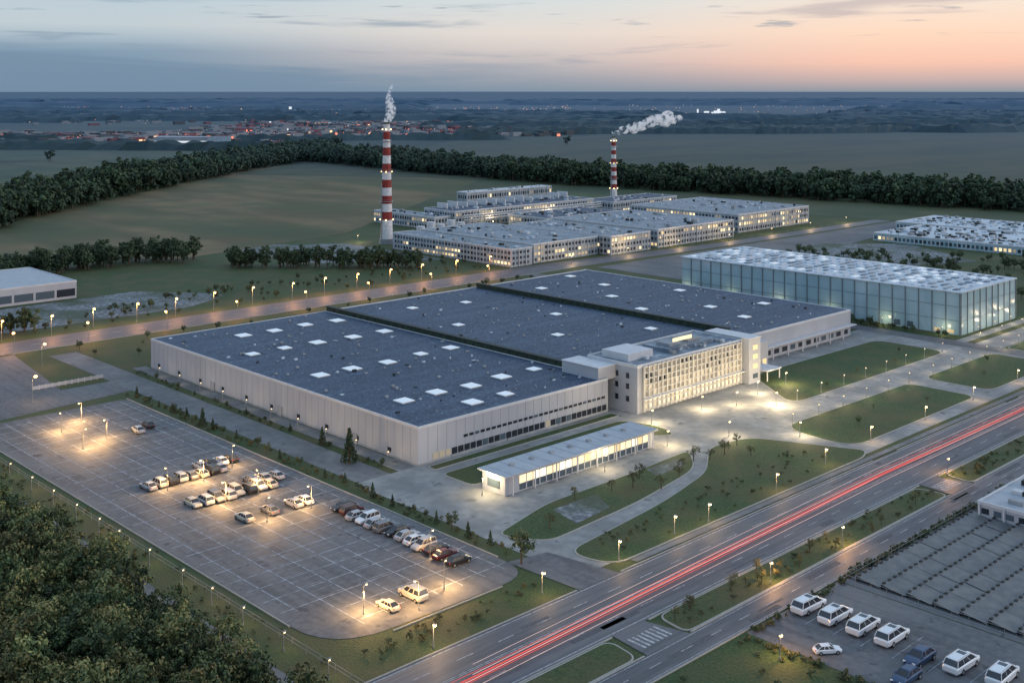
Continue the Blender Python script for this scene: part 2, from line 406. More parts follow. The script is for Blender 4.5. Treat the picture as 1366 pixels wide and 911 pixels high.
for y in (211,215,219): 
    for z in (3,6.5,9.5): b.box(247.8,y,z,247.92,y+1.1,z+1.5,glassd)
for z in (1.5,4.5,7.5,10.3): b.box(300,205.38,z,302.4,205.52,z+1.4,R.choice([lit[0],glassb]))
for i in range(4): b.box(305.5+i*3.1,211.9,1,307.6+i*3.1,212.02,4,lit[i%3])
b.box(304.3,203,3.2,312,211.9,3.5,white2)
for px in (304.8,311.5): b.cyl((px,203.5,0),(px,203.5,3.2),.2,.2,white2)
b.obj('side_windows',O)

G=empty('gatehouse')
b=MB(); b.box(176.5,186.3,0,228,193.7,4.3,white); b.obj('walls',G)
b=MB(); b.box(175.6,185.2,4.3,228.8,194.5,4.65,roof_g)
for i in range(12): b.box(178+i*4.2,185.4,4.65,178.08+i*4.2,194.3,4.69,seam)
for i in range(7): b.box(182+i*6.5,190,4.65,183+i*6.5,191,5.1,grey)
b.obj('roof',G)
b=MB(); x=181
while x<226:
    b.box(x,186.2,1.9,x+1.9,186.32,3.6,R.choice([lit[1],lit[1],lit[0],lit[3]])); b.box(x+1.9,186.1,.3,x+2.15,186.33,3.7,white2); b.box(x,186.22,.4,x+1.9,186.31,1.7,glassb); x+=2.15
b.box(176.38,188,1.2,176.52,192,3,glassb)
for px in range(178,229,7): b.box(px,185.3,0,px+.25,185.55,4.3,white2)
b.obj('windows',G)

H=empty('warehouse_hall')
b=MB(); b.box(413.5,192.5,0,461.5,321,15.6,hal_w); b.obj('walls',H)
b=MB(); b.box(413,192,15.6,462,321.5,16,roof_b)
for i in range(7):
    for j in range(30): b.box(416+i*6.5,195+j*4.2,16,416+i*6.5+R.uniform(2,4.5),195+j*4.2+R.uniform(1.0,2.2),16.4,R.choice([skyl,roof_l,grey,white2,roof_b]))
b.obj('roof',H)
b=MB(); mul=pmat('hall_mullion',(.13,.17,.2),rough=.5)
y=192.6
while y<321: b.box(413.2,y,0,413.5,y+.38,15.6,mul); y+=5.35
x=413.5
while x<462: b.box(x,192.2,0,x+.38,192.5,15.6,mul); x+=5.3
for z in (5.2,10.4): b.box(413.36,192.36,z,413.5,321,z+.12,mul); b.box(413.5,192.36,z,461.5,192.5,z+.12,mul)
b.obj('mullions',H)
b=MB()
y=195
while y<318:
    if R.random()<.5: b.box(413.4,y,.6,413.49,y+2.4,R.choice([1.8,2.6]),R.choice([litg,litg,lit[2],glassb]))
    y+=5.35
b.obj('windows',H)

def block(name,x0,y0,x1,y1,h,floors,roofmat,litp=.45,wm=wallg,units=12,bay=2.6,frame=True,mats=None):
    P=empty(name)
    b=MB(); b.box(x0,y0,0,x1,y1,h,wm); b.obj('walls',P)
    b=MB(); b.box(x0+.3,y0+.3,h,x1-.3,y1-.3,h+.12,roofmat); parapet(b,x0,y0,x1,y1,h,white2,.4,.3)
    for i in range(units):
        x=R.uniform(x0+3,x1-5);y=R.uniform(y0+3,y1-5);s=R.uniform(.6,2.2)
        b.box(x,y,h,x+s,y+s*R.uniform(.6,2),h+R.uniform(.6,1.6),R.choice([white2,grey,roof_b,metal,dark]))
    b.obj('roof',P)
    b=MB(); fh=(h-.8)/floors; lm=mats or [lit[0],lit[2],lit[2],litdim,litdim,lit[1]]
    for j in range(floors):
        z0=1.1+j*fh; z1=z0+fh*.5
        for face in (0,1):
            a,c=(x0,x1) if face==0 else (y0,y1)
            t=a+.8; run=R.random()<litp
            while t+bay-.9<c:
                if R.random()<.3: run=R.random()<litp
                m=R.choice(lm) if run else R.choice([glassd,glassb])
                if face==0: b.box(t,y0-.06,z0,t+bay-1.0,y0+.02,z1,m)
                else: b.box(x0-.06,t,z0,x0+.02,t+bay-1.0,z1,m)
                t+=bay
    b.obj('windows',P)
    if frame:
        b=MB()
        t=x0
        while t<x1: b.box(t,y0-.4,0,t+.35,y0-.07,h,white2); t+=bay*2
        t=y0
        while t<y1: b.box(x0-.4,t,0,x0-.07,t+.35,h,white2); t+=bay*2
        b.obj('facade_frame',P)
    return P
block('industrial_building',408,426,423,524,9.0,3,roof_l,.28)
block('industrial_building',426,428,476,520,9.8,3,roof_l,.3,units=40)
block('industrial_building',478,420,512,500,10.2,3,roof_l,.35,units=30)
block('industrial_building',520,421,594,505,10.4,3,roof_l,.3,units=50)
block('industrial_building',612,430,694,520,11.4,3,roof_l,.35,units=40)
block('industrial_building',497,572,632,604,11,3,roofm,.25,units=50)
block('industrial_building',482,575,496,640,8,2,roof_l,.3)
block('industrial_building',596,672,690,684,11,2,roof_b,.15,units=20)
block('industrial_building',530,520,600,556,8,2,roofm,.25,units=30)
block('industrial_building',640,560,715,590,8.5,2,roofm,.2,units=20)
block('storage_building',130,495,211.5,548,7.2,1,roof_g,.0,wm=white,units=2,bay=9,frame=False)
block('greenhouse_building',640,258,700,352,4.5,1,roof_b,.25,wm=hal_w,units=200)
block('greenhouse_building',705,270,760,372,4.5,1,roof_b,.25,wm=hal_w,units=160)
block('greenhouse_building',770,180,840,300,5,1,roof_b,.2,wm=hal_w,units=120)
block('utility_building',240,97,264,108,3.2,1,roof_g,.2,wm=white,units=6)
b=MB()
for i in range(9):
    x=500+i*14; b.box(x,566,0,x+.5,566.5,9,metal); b.box(x,562,0,x+.5,562.5,9,metal)
for z in (6,7.5,9): b.cyl((498,564+z*.1,z),(632,564+z*.1,z),.4,.4,white2,6)
for i in range(5): b.cyl((440+i*8,538,0),(440+i*8,538,9+i%2*2),2.6,2.6,white2,12)
for i in range(14): b.box(505+i*9,590,11,506+i*9,600,13+R.uniform(0,2.5),white2)
b.obj('pipe_rack')

def chimney(name,x,y,h,r0,r1):
    P=empty(name,(x,y,0)); b=MB(); nb=15
    for i in range(nb):
        t0=i/nb;t1=(i+1)/nb
        m=whitep if (i%2==0) else redp
        if i==1: m=whitep
        b.cyl((0,0,h*t0),(0,0,h*t1),r0+(r1-r0)*t0,r0+(r1-r0)*t1,m,20,False)
    b.cyl((0,0,h-.3),(0,0,h+.6),r1+.25,r1+.25,dark,20)
    b.obj('shaft',P)
    b=MB()
    for t in (.35,.6,.85):
        r=r0+(r1-r0)*t+.9; b.cyl((0,0,h*t),(0,0,h*t+.3),r,r,metal,20); b.cyl((0,0,h*t+1.2),(0,0,h*t+1.3),r,r,metal,20,False)
    for i in range(4):
        a=i*math.pi/2; 
        for t in (.2,.6,.95):
            r=r0+(r1-r0)*t+.5; b.ball((r*math.cos(a+.8),r*math.sin(a+.8),h*t),.45,bulbw,6,4)
    b.box(-r0-.3,-.3,0,-r0+.1,.3,h*.5,metal)
    b.cyl((0,0,0),(0,0,3),r0+1,r0+.6,conc,20)
    b.obj('platforms',P)
chimney('chimney',419,544,71,3.7,1.9)
chimney('chimney',717,627,52,2.9,1.7)

def smoke(name,pts,dens,sc_=.22,lo=.42):
    m=bpy.data.materials.new('smoke_'+name); m.use_nodes=True; nt=m.node_tree; N=nt.nodes; L=nt.links
    for q in list(N):
        if q.type!='OUTPUT_MATERIAL': N.remove(q)
    out=[q for q in N if q.type=='OUTPUT_MATERIAL'][0]
    v=N.new('ShaderNodeVolumePrincipled'); v.inputs['Color'].default_value=(.95,.96,1,1); v.inputs['Anisotropy'].default_value=.2
    v.inputs['Emission Color'].default_value=(.9,.93,1,1)
    g=N.new('ShaderNodeNewGeometry'); nz=N.new('ShaderNodeTexNoise'); nz.inputs['Scale'].default_value=sc_; nz.inputs['Detail'].default_value=4
    L.new(g.outputs['Position'],nz.inputs['Vector']); r=N.new('ShaderNodeMapRange'); L.new(nz.outputs[0],r.inputs[0])
    r.inputs[1].default_value=lo; r.inputs[2].default_value=lo+.12; r.inputs[3].default_value=0; r.inputs[4].default_value=dens
    L.new(r.outputs[0],v.inputs['Density']); 
    e=N.new('ShaderNodeMath'); e.operation='MULTIPLY'; L.new(r.outputs[0],e.inputs[0]); e.inputs[1].default_value=.25; L.new(e.outputs[0],v.inputs['Emission Strength'])  # slight glow put into the smoke itself to lighten it
    L.new(v.outputs[0],out.inputs['Volume'])
    b=MB()
    for p in pts: b.ball(p[:3],p[3],m,12,8,p[4] if len(p)>4 else 1)
    b.obj(name,smooth=True)
pts=[]
for i in range(14):
    t=i/13; pts.append((419+1.8*math.sin(t*6)+3*t,544-2*t,72+21*t,1.1+2.2*math.sin(math.pi*min(1,t*1.1+.12))))
smoke('smoke_plume',pts,.6,.5,.46)
pts=[]
for i in range(24):
    t=i/23; rr=(1.8+4.2*t**.5)*(1 if t<.8 else 1-(t-.8)*2.2); pts.append((717+RV[0]*54*t,627+RV[1]*54*t,54+13*min(1,t*1.6)+R.uniform(-2.4,2.4),rr*R.uniform(.75,1.15),.85))
smoke('smoke_plume',pts,.6,.26,.47)

# ------------------------------------------------------------------ lamps
def lampmesh(name,h,r,bm_,arm=1.0,two=False):
    b=MB(); b.cyl((0,0,0),(0,0,.5),.16,.14,metal,8); b.cyl((0,0,.5),(0,0,h),.09,.055,metal,8)
    for s in ((1,-1) if two else (1,)):
        b.cyl((0,0,h-.05),(s*arm,0,h+.15),.05,.04,metal,6)
        b.box(s*arm-.35,-.16,h+.1,s*arm+.35,.16,h+.22,metal)
        b.ball((s*arm,0,h-.02),r,bm_,8,6,.75)
    return b.mesh(name)
LS=lampmesh('street_lamp_small',3.8,.32,bulbw,.3)
LO=lampmesh('street_lamp_tall',7.4,.52,bulb,.9)
LP=lampmesh('added_lot_post',5.0,.22,bulbw,.7)  # slim post added to hold the parking lights
LF=lampmesh('path_lamp',3.0,.17,bulbw,.2)
def lamp(me,x,y,z,P,col=(1,.68,.34),rz=0,name='street_lamp',hz=None,rad=.3):
    e=put(me,name,(x,y,z),rz)
    if P:
        l=bpy.data.lights.new('lamp_light','POINT'); l.energy=P; l.color=col; l.shadow_soft_size=rad
        o=bpy.data.objects.new('lamp_light',l); COL.objects.link(o); o.parent=e; o.location=(.9,0,hz)
for x,y in ((147,145.5),(120,143.5),(168,145.6),(186,146.3),(196.5,145.6),(223,146.5),(247,148.5),(272,150.4),(300,149.6),(330,149.8),(360,149.5),(395,149),(430,149),(470,149)):
    lamp(LS,x,y,.1,750,(1,.60,.26),hz=3.4,rz=-1.57)
for x,y in ((157,102.5),(261,124.6),(180,119.5),(205,119.5),(320,124)): lamp(LS,x,y,.1,1900,(1,.48,.16),hz=3.4)
for y in (147,159.5,172,182.5,193,206,219,228,239,251,263,276,292,310): lamp(LF,102,y,0,160,hz=2.6,name='path_lamp')
for x in (118,139,155,172,189,206,222,240,258,276,294,311,330,350,371,392): lamp(LO,x,426+R.uniform(-1.5,1.5),.05,3200,(1,.42,.12),hz=6.2,rz=-1.57,rad=.5)
for x in (128,150,176,206,236,268,300,335,370): lamp(LO,x,401.5,.05,2300,(1,.42,.12),hz=6.2,rz=1.57,rad=.5)
for x in (440,485,530,575,620,665,710): lamp(LS,x,414 if x<560 else 411,.05,2600,(1,.64,.30),hz=5.0,rad=.5)
for x in (410,465,520,575): lamp(LS,x,561,.05,2600,(1,.72,.42),hz=5.0,rad=.5)
for x in range(292,390,13): lamp(LF,x,184.8,.15,480,(1,.72,.4),hz=2.8,name='path_lamp')
for x in range(270,336,13): lamp(LF,x,172.3,.15,480,(1,.72,.4),hz=2.8,name='path_lamp')
for x in range(350,440,13): lamp(LF,x,172,.15,480,(1,.72,.4),hz=2.8,name='path_lamp')
for x,y,p in ((133,308,5200),(125,302,5200),(131,288,5200),(123,284,4400),(133,241.5,4600),(124,241.5,2600),(143,246,2400),(129,224.5,4400),(138,226,4200),(130,209.5,4000),(141,209.5,2600),(119,161,5200),(127,155.8,3200),(135.5,159,4400),(143,172,1500)):
    lamp(LP,x,y,.05,p,(1,.55,.20),hz=3.3,name='added_lot_lamp',rz=R.uniform(0,3))  # lamps added among the parked cars to make the warm light pools
for x,y,p in ((283,186,7000),(243,199,3600),(264,198,3600),(231,184,3200),(275,194,3000),(290,197,3400),(249,178,3000),(262,165,2500),(305,197,3400),(173,190,2600),(205,182,1500)):
    lamp(LS,x,y,.1,p,(1,.74,.40),hz=3.6)
for y in range(222,352,13): lamp(LF,171.2,y,.05,80,(1,.78,.45),hz=2.2,name='path_lamp')
for y in range(198,320,24): lamp(LF,410,y,.05,360,(1,.85,.45),hz=2.4,name='path_lamp')
for x in range(420,470,14): lamp(LF,x,188.8,.05,420,(1,.82,.5),hz=2.4,name='path_lamp')
for x in range(410,560,18): lamp(LF,x,183.6,.05,700,(1,.74,.42),hz=2.8,name='path_lamp')
lamp(LO,131,337,.05,1100,(1,.55,.22),hz=6.2); lamp(LO,150,378,.05,1100,(1,.55,.22),hz=6.2)

b=MB()
offs=(-2.4,-1.0,-.62,-.42,-.15,.1,.5,1.3,2.6); mm=(trailw,trailr,trailw,trailr,trailr,trailr,trailw,trailr,trailw)
for k in range(9):
    w=(.03,.045,.035,.05,.06,.045,.035,.035,.025)[k]; z=R.uniform(.45,.8)
    ph=R.uniform(0,6); x=70+R.uniform(0,60); e=R.choice((380,520,520,470)); pv=None
    while x<e:
        y=131.4+min(1,max(0,(x-118)/130))*3.8+offs[k]+.2*math.sin(x*.025+ph)
        if pv:
            (xa,ya)=pv
            b.face([(xa,ya-w,z),(x,y-w,z),(x,y+w,z),(xa,ya+w,z)],mm[k]); b.face([(xa,ya,z-w),(x,y,z-w),(x,y,z+w),(xa,ya,z+w)],mm[k])
        pv=(x,y); x+=6
b.obj('light_trail')

# ------------------------------------------------------------------ vehicles
paints={}
def paint(n,c,r=.3,mt=.2): 
    paints[n]=pmat('car_paint_'+n,c,rough=r,metallic=mt,spec=.6,haze_tint=False)
for n,c in (('white',(.68,.70,.74)),('silver',(.38,.39,.42)),('black',(.02,.02,.024)),('grey',(.14,.15,.17)),('blue',(.03,.06,.13)),('dark_red',(.07,.015,.018)),('cream',(.48,.45,.39))): paint(n,c)
def carmesh(pn,kind):
    p=paints[pn]; b=MB()
    def sec(x,z0,z1,w):
        c=.13
        return [(x,-w+c,z0),(x,w-c,z0),(x,w,z0+c),(x,w,z1-c*1.3),(x,w-c*1.4,z1),(x,-w+c*1.4,z1),(x,-w,z1-c*1.3),(x,-w,z0+c)]
    if kind=='sedan':
        st=[(-2.4,.42,.78,.72),(-2.3,.28,.93,.84),(-1.7,.24,1.0,.9),(0,.22,.97,.92),(1.0,.22,.97,.91),(1.7,.24,.9,.89),(2.2,.28,.78,.82),(2.38,.4,.66,.68)]
        gb=(-2.0,1.15,.8,.95); gt=(-1.25,.35,.62,1.42)
    elif kind=='suv':
        st=[(-2.35,.5,.95,.8),(-2.28,.34,1.1,.9),(-1.6,.3,1.15,.95),(0,.28,1.12,.96),(1.1,.28,1.12,.95),(1.9,.3,1.04,.92),(2.25,.34,.9,.86),(2.38,.48,.75,.74)]
        gb=(-2.2,1.25,.86,1.1); gt=(-1.95,.5,.7,1.72)
    else:
        st=[(-2.72,.45,.92,.80),(-2.64,.3,1.06,.90),(-1.7,.26,1.1,.95),(0,.24,1.08,.96),(1.1,.24,1.04,.95),(2.0,.26,.93,.91),(2.5,.3,.80,.83),(2.72,.4,.64,.68)]
        gb=(-2.55,1.6,.86,1.04); gt=(-2.2,.55,.70,1.66)
    b.loft([sec(*q) for q in st],p)
    x0,x1,w,z=gb; X0,X1,W,Z=gt
    B=[(x0,-w,z),(x1,-w,z),(x1,w,z),(x0,w,z)]; T=[(X0,-W,Z),(X1,-W,Z),(X1,W,Z),(X0,W,Z)]
    for i in range(4):
        j=(i+1)%4; b.face([B[i],B[j],T[j],T[i]],glassd)
    b.loft([[(X0-.03,-W-.03,Z-.02),(X1+.04,-W-.03,Z-.02),(X1+.04,W+.03,Z-.02),(X0-.03,W+.03,Z-.02)],
            [(X0+.12,-W+.1,Z+.06),(X1-.12,-W+.1,Z+.06),(X1-.12,W-.1,Z+.06),(X0+.12,W-.1,Z+.06)]],p)
    if kind=='van': b.box(X1-1.0,-W+.24,Z+.05,X1-.3,W-.24,Z+.075,glassd)
    for s in (-1,1):
        for f0,f1 in ((0,0),(.36,.36),(.68,.66),(1,1)):
            a=Vector((x0+(x1-x0)*f0,s*(w+.01),z)); c=Vector((X0+(X1-X0)*f1,s*(W+.01),Z)); b.cyl(a,c,.045,.04,p,5)
        b.box(x1-.35,s*(w+.08)-.09,z+.02,x1-.18,s*(w+.08)+.09,z+.18,p)
        b.box(st[-1][0]-.16,s*.55-.16,.58,st[-1][0]-.02,s*.55+.16,.74,headl)
        b.box(st[0][0]+.01,s*.6-.14,.72,st[0][0]+.14,s*.6+.14,.9,taill)
        for wx in (-1.5,1.5):
            b.cyl((wx,s*.97,.34),(wx,s*.72,.34),.34,.34,tyre,14); b.cyl((wx,s*.985,.34),(wx,s*.9,.34),.2,.2,metal,8)
        if kind!='sedan': b.cyl((x0+.2,s*(W-.02),Z+.07),(X1-.2,s*(W-.02),Z+.07),.025,.025,metal,5)
    b.box(st[-1][0]-.1,-.4,.36,st[-1][0]-.01,.4,.5,dark)
    return b.mesh('car_'+kind+'_'+pn)
CM={}
def car(x,y,rz,kind,pn,s=1.15,z=.06,name='parked_car'):
    k=(kind,pn)
    if k not in CM: CM[k]=carmesh(pn,kind)
    put(CM[k],name,(x,y,z),rz+R.uniform(-.04,.04),s)
HP=math.pi/2
cl=['white','silver','grey','cream','white','black','silver']
for i in range(8): car(121.5+i*2.6,245.8+R.uniform(-.4,.4),HP,R.choice(['sedan','suv']),['silver','cream','black','silver','grey','cream','black','silver'][i])
for i,x in enumerate((137,139.7,142.4,145)): car(x,251+R.uniform(-.7,.7),HP,'sedan',R.choice(cl))
for i in range(8): car(123.5+i*2.65,228.5+R.uniform(-.5,.5),HP if i%2 else -HP,R.choice(['sedan','suv']),['cream','silver','grey','silver','cream','black','silver','cream'][i])
for i in range(3): car(140.5+i*2.9,233.4+i*-.6,HP,'sedan',R.choice(cl))
for x,c in ((127.2,'cream'),(133.3,'grey'),(139.3,'silver'),(142,'white')): car(x,213.8,HP,'sedan',c)
for i in range(12):
    c=['black','dark_red','silver','white','silver','grey','black','silver','white','silver','black','dark_red'][i]
    car(145.3+R.uniform(-.5,.5),204.5-i*3.15,0 if i%3 else math.pi,R.choice(['sedan','suv']),c)
car(145,166,0,'sedan','black')
car(123.5,160,HP,'sedan','cream',1.05); car(129.3,160.2,HP,'suv','cream',1.3)
car(143.8,291,HP*.95,'sedan','black'); car(139.8,288.5,HP*.95,'sedan','silver')
sheet('car_lot_pavement',[(161,60),(190,60),(190,111.6),(161,111.6)],.06,asph,0)
for y in (109.0,103.8,98.6,93.4): car(176,y,0,'van','white',1.42)
car(172.5,87,math.pi,'sedan','blue',1.4); car(175.5,81.5,0,'van','white',1.42); car(176.5,75.5,0,'van','white',1.42)
car(165.5,85.6,math.pi,'sedan','blue',1.3); car(164.6,98.6,-.6,'sedan','white',.95)
bm=MB()
for y in (106.4,101.2,96,90.5,84.5,78.5,72): strip(170.5,y,181,y+.12,.085,paintf)
bm.obj('parking_bay_markings')

b=MB()
y=109.5; r=0
while y>44:
    xs=192.5
    xe=272 if y<94 else 237
    while xs<xe:
        jz=R.uniform(-.05,.05)
        b.face([(xs,y-4.7,.30+jz),(xs+5.9,y-4.7,.30-jz),(xs+5.9,y-.2,.95-jz),(xs,y-.2,.95+jz)],panelm)
        b.box(xs+.05,y-.2,.05,xs+5.85,y-.1,.92,dark)
        for q in range(3):
            xx=xs+.6+q*2; b.box(xx,y-.5,.8,xx+.7,y-.05,1.15,dark)
        xs+=6
    y-=4.9
b.obj('solar_panel_array')
sheet('panel_yard_pavement',[(190.3,40),(276,40),(276,111),(190.3,111)],.05,asph)
b=MB()
for x in range(190,277,3): b.cyl((x,110.6,0),(x,110.6,1.8),.05,.05,metal,5)
for z in (.9,1.75): b.box(190,110.57,z,276,110.63,z+.05,metal)
for z in (.9,1.75): b.box(189.97,60,z,190.03,110,z+.05,metal)
for y in range(60,110,3): b.cyl((190,y,0),(190,y,1.8),.05,.05,metal,5)
b.obj('fence')
b=MB()
for y in range(140,330,4): b.cyl((104,y,0),(104,y,1.4),.05,.05,metal,5)
for z in (.7,1.35): b.box(103.97,140,z,104.03,328,z+.05,metal)
b.obj('fence')
b=MB()
for x in range(136,158,2): b.box(x,349.9,0,x+.15,350.1,1.5,white2)
b.box(136,349.93,.3,158,350.07,1.3,white)
b.obj('fence')

# ------------------------------------------------------------------ trees
def treemesh(name,h,cr,nclump,nleaf,ls,seed,mats=(lfd,lfm,lfl),base=.28,cone=False,limbs=5):
    r=random.Random(seed); b=MB()
    b.cyl((0,0,0),(r.uniform(-.2,.2),r.uniform(-.2,.2),h*.75),h*.028+.05,h*.008+.02,bark,7,False)
    for i in range(limbs):
        a=r.uniform(0,6.28); z=h*r.uniform(base,.6); q=cr*r.uniform(.5,.9)
        b.cyl((0,0,z),(q*math.cos(a),q*math.sin(a),z+h*r.uniform(.08,.25)),.05*h/6,.015,bark,5,False)
    for c in range(nclump):
        if cone:
            t=(c+.5)/nclump; z=h*(base*.5+(1-base*.5)*t); rr=cr*(1-t)*r.uniform(.5,1.05); a=c*2.4+r.uniform(-.4,.4)
            cx,cy,cz=rr*math.cos(a),rr*math.sin(a),z-rr*.15; cs_=cr*(.42-.28*t)
        else:
            while True:
                u=[r.uniform(-1,1) for _ in range(3)]
                l=math.sqrt(sum(q*q for q in u))
                if .35<l<1: break
            k=r.uniform(.8,1.12)
            cx,cy=u[0]*cr*k,u[1]*cr*k; cz=h*(base+.04+(1-base)*.5)+u[2]*h*(1-base)*.46*k; cs_=cr*r.uniform(.24,.4)
        top=(cz/h-base)/(1-base)
        for i in range(nleaf):
            d=Vector((r.gauss(0,1),r.gauss(0,1),r.gauss(0,.8)))
            d=d.normalized()*cs_*r.uniform(.5,1.1)
            p=Vector((cx,cy,cz))+d
            nrm=(d.normalized()+Vector((r.uniform(-.7,.7),r.uniform(-.7,.7),r.uniform(-.2,.9)))).normalized()
            t1=nrm.orthogonal().normalized(); t2=nrm.cross(t1); an=r.uniform(0,3); 
            A=(t1*math.cos(an)+t2*math.sin(an))*ls*r.uniform(.6,1.3); B=(t2*math.cos(an)-t1*math.sin(an))*ls*r.uniform(.35,.8)
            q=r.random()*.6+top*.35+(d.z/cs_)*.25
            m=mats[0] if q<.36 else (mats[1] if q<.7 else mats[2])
            b.face([p-A,p-B,p+A,p+B],m)
    return b.mesh(name)
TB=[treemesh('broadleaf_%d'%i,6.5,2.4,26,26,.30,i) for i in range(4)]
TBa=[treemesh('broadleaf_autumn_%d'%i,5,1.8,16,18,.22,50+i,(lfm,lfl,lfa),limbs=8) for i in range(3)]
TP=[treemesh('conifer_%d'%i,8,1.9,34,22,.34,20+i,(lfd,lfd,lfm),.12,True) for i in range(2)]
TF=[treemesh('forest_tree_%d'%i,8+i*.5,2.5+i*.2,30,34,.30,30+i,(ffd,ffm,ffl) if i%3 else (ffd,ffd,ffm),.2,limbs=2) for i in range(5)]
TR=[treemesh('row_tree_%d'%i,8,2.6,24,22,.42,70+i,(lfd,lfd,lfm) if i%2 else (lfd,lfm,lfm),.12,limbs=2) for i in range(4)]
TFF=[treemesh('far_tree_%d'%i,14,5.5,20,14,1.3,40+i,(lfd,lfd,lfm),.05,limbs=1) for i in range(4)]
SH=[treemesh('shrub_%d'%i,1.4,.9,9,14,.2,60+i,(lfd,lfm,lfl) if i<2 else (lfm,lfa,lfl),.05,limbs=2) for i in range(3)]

def inpoly(x,y,P):
    c=False
    for i in range(len(P)):
        (x1,y1),(x2,y2)=P[i-1],P[i]
        if (y1>y)!=(y2>y) and x<(x2-x1)*(y-y1)/(y2-y1)+x1: c=not c
    return c
def scatter(name,meshes,P,n,s0,s1,mind=0,z=0):
    e=empty(name); xs=[p[0] for p in P]; ys=[p[1] for p in P]; k=0; t=0; pl=[]
    while k<n and t<n*25:
        t+=1; x=R.uniform(min(xs),max(xs)); y=R.uniform(min(ys),max(ys))
        if not inpoly(x,y,P): continue
        if mind and any((x-a)**2+(y-c)**2<mind*mind for a,c in pl): continue
        pl.append((x,y)); s=R.uniform(s0,s1)
        put(R.choice(meshes),'tree_part',(x,y,z),R.uniform(0,6.28),(s,s,s*R.uniform(.85,1.15)),e); k+=1
def belt(name,pts,width,meshes,sp,s0,s1):
    e=empty(name)
    for i in range(len(pts)-1):
        a=Vector(pts[i]);c=Vector(pts[i+1]); L=(c-a).length; d=(c-a)/L; nn=Vector((-d.y,d.x)); cnt=int(L*width/(sp*sp))
        for k in range(max(cnt,int(L/sp))):
            p=a+d*R.uniform(0,L)+nn*R.uniform(-.5,.5)*width; s=R.uniform(s0,s1)
            put(R.choice(meshes),'tree_part',(p.x,p.y,0),R.uniform(0,6.28),(s,s,s*R.uniform(.8,1.2)),e)
scatter('forest',TF,[(90.5,130),(91,260),(88,320),(50,320),(45,130)],720,.55,1.2,2.3)
scatter('shrubs',SH,[(92,150),(94.5,150),(94.5,290),(91.5,290)],60,.6,1.2)
belt('distant_forest',[(215,760),(290,840),(340,892),(520,1055),(715,1212),(973,1410)],70,TFF,8.2,.8,1.6)
belt('distant_forest',[(880,1260),(850,1000),(842,775),(880,560),(905,375),(960,200),(1000,50)],85,TFF,8.2,.75,1.5)
belt('tree_row',[(190,560),(236,575),(285,575),(300,560)],22,TR,5.0,1.0,1.5)
belt('tree_row',[(304,530),(330,505),(366,470),(375,458)],14,TR,4.2,.9,1.25)
belt('tree_row',[(135,432),(160,436),(172,440)],10,TR,4.5,.8,1.1)
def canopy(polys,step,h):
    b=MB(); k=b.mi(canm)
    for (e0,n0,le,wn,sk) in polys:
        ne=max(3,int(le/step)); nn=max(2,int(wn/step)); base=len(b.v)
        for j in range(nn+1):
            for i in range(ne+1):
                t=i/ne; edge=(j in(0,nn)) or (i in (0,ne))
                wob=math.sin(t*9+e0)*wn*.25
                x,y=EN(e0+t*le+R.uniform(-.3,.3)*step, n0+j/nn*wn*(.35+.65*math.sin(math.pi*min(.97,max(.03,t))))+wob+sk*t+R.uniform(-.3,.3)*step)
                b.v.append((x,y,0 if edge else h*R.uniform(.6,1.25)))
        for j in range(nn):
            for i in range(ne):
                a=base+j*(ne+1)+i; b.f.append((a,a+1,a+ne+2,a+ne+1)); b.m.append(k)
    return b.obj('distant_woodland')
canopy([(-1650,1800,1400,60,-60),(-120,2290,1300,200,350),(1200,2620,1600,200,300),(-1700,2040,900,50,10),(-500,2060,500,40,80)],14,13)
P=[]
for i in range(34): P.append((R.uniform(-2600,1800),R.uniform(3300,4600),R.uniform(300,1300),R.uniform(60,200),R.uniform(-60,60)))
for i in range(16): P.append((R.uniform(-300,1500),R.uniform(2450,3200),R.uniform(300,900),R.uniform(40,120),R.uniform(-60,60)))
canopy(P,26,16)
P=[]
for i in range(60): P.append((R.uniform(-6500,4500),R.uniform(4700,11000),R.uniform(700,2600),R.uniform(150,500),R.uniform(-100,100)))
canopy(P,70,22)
for x,y in ((601,1488),(1419,1344)): put(TFF[0],'tree',(x,y,0),1,1.1)
put(TP[0],'pine_tree',(165,229,.05),0,1.05)
put(TP[1],'pine_tree',(168.8,246,.05),0,.55); put(TP[0],'pine_tree',(155,282,.05),2,.6)
put(TB[0],'tree',(153.5,157.5,.1),0,.95); put(TB[1],'tree',(155.5,180,.05),0,.55)
for i in range(22):
    y=168+i*7.4+R.uniform(-2,2); put(R.choice(TB+TP),'tree',(155.4+R.uniform(-.8,.8),y,.02),R.uniform(0,6),R.uniform(.2,.42))
for i in range(10):
    put(R.choice(TP+TB),'tree',(169.2,222+i*12.5+R.uniform(-3,3),.02),R.uniform(0,6),R.uniform(.18,.36))
scatter('shrubs',SH,[(153.2,162),(157.6,162),(157.6,326),(153.2,326)],110,.35,.9)
scatter('shrubs',SH,[(168,218),(170.2,218),(170.2,350),(168,350)],50,.35,.8)
for x,y in ((196,172),(201,170),(207,173),(214,167),(219,170),(226,172),(230,170),(236,170),(240,165),(186,174),(170,166),(205,165),(244,172)): put(R.choice(TBa),'tree',(x,y,.17),R.uniform(0,6),R.uniform(.5,.85))
for x,y in ((312,187),(335,190),(356,188),(372,195),(300,165),(318,158),(283,160),(360,160),(380,168),(390,155),(420,160),(440,165),(460,155)): put(R.choice(TBa+TB),'tree',(x,y,.17),R.uniform(0,6),R.uniform(.25,.42))
scatter('shrubs',SH+TBa[:1],[(155,119.5),(247,119.5),(247,124.5),(155,124.5)],90,.25,.6,z=.2)
scatter('shrubs',SH,[(262,119.5),(420,119.5),(420,124.5),(262,124.5)],110,.4,.9,z=.2)
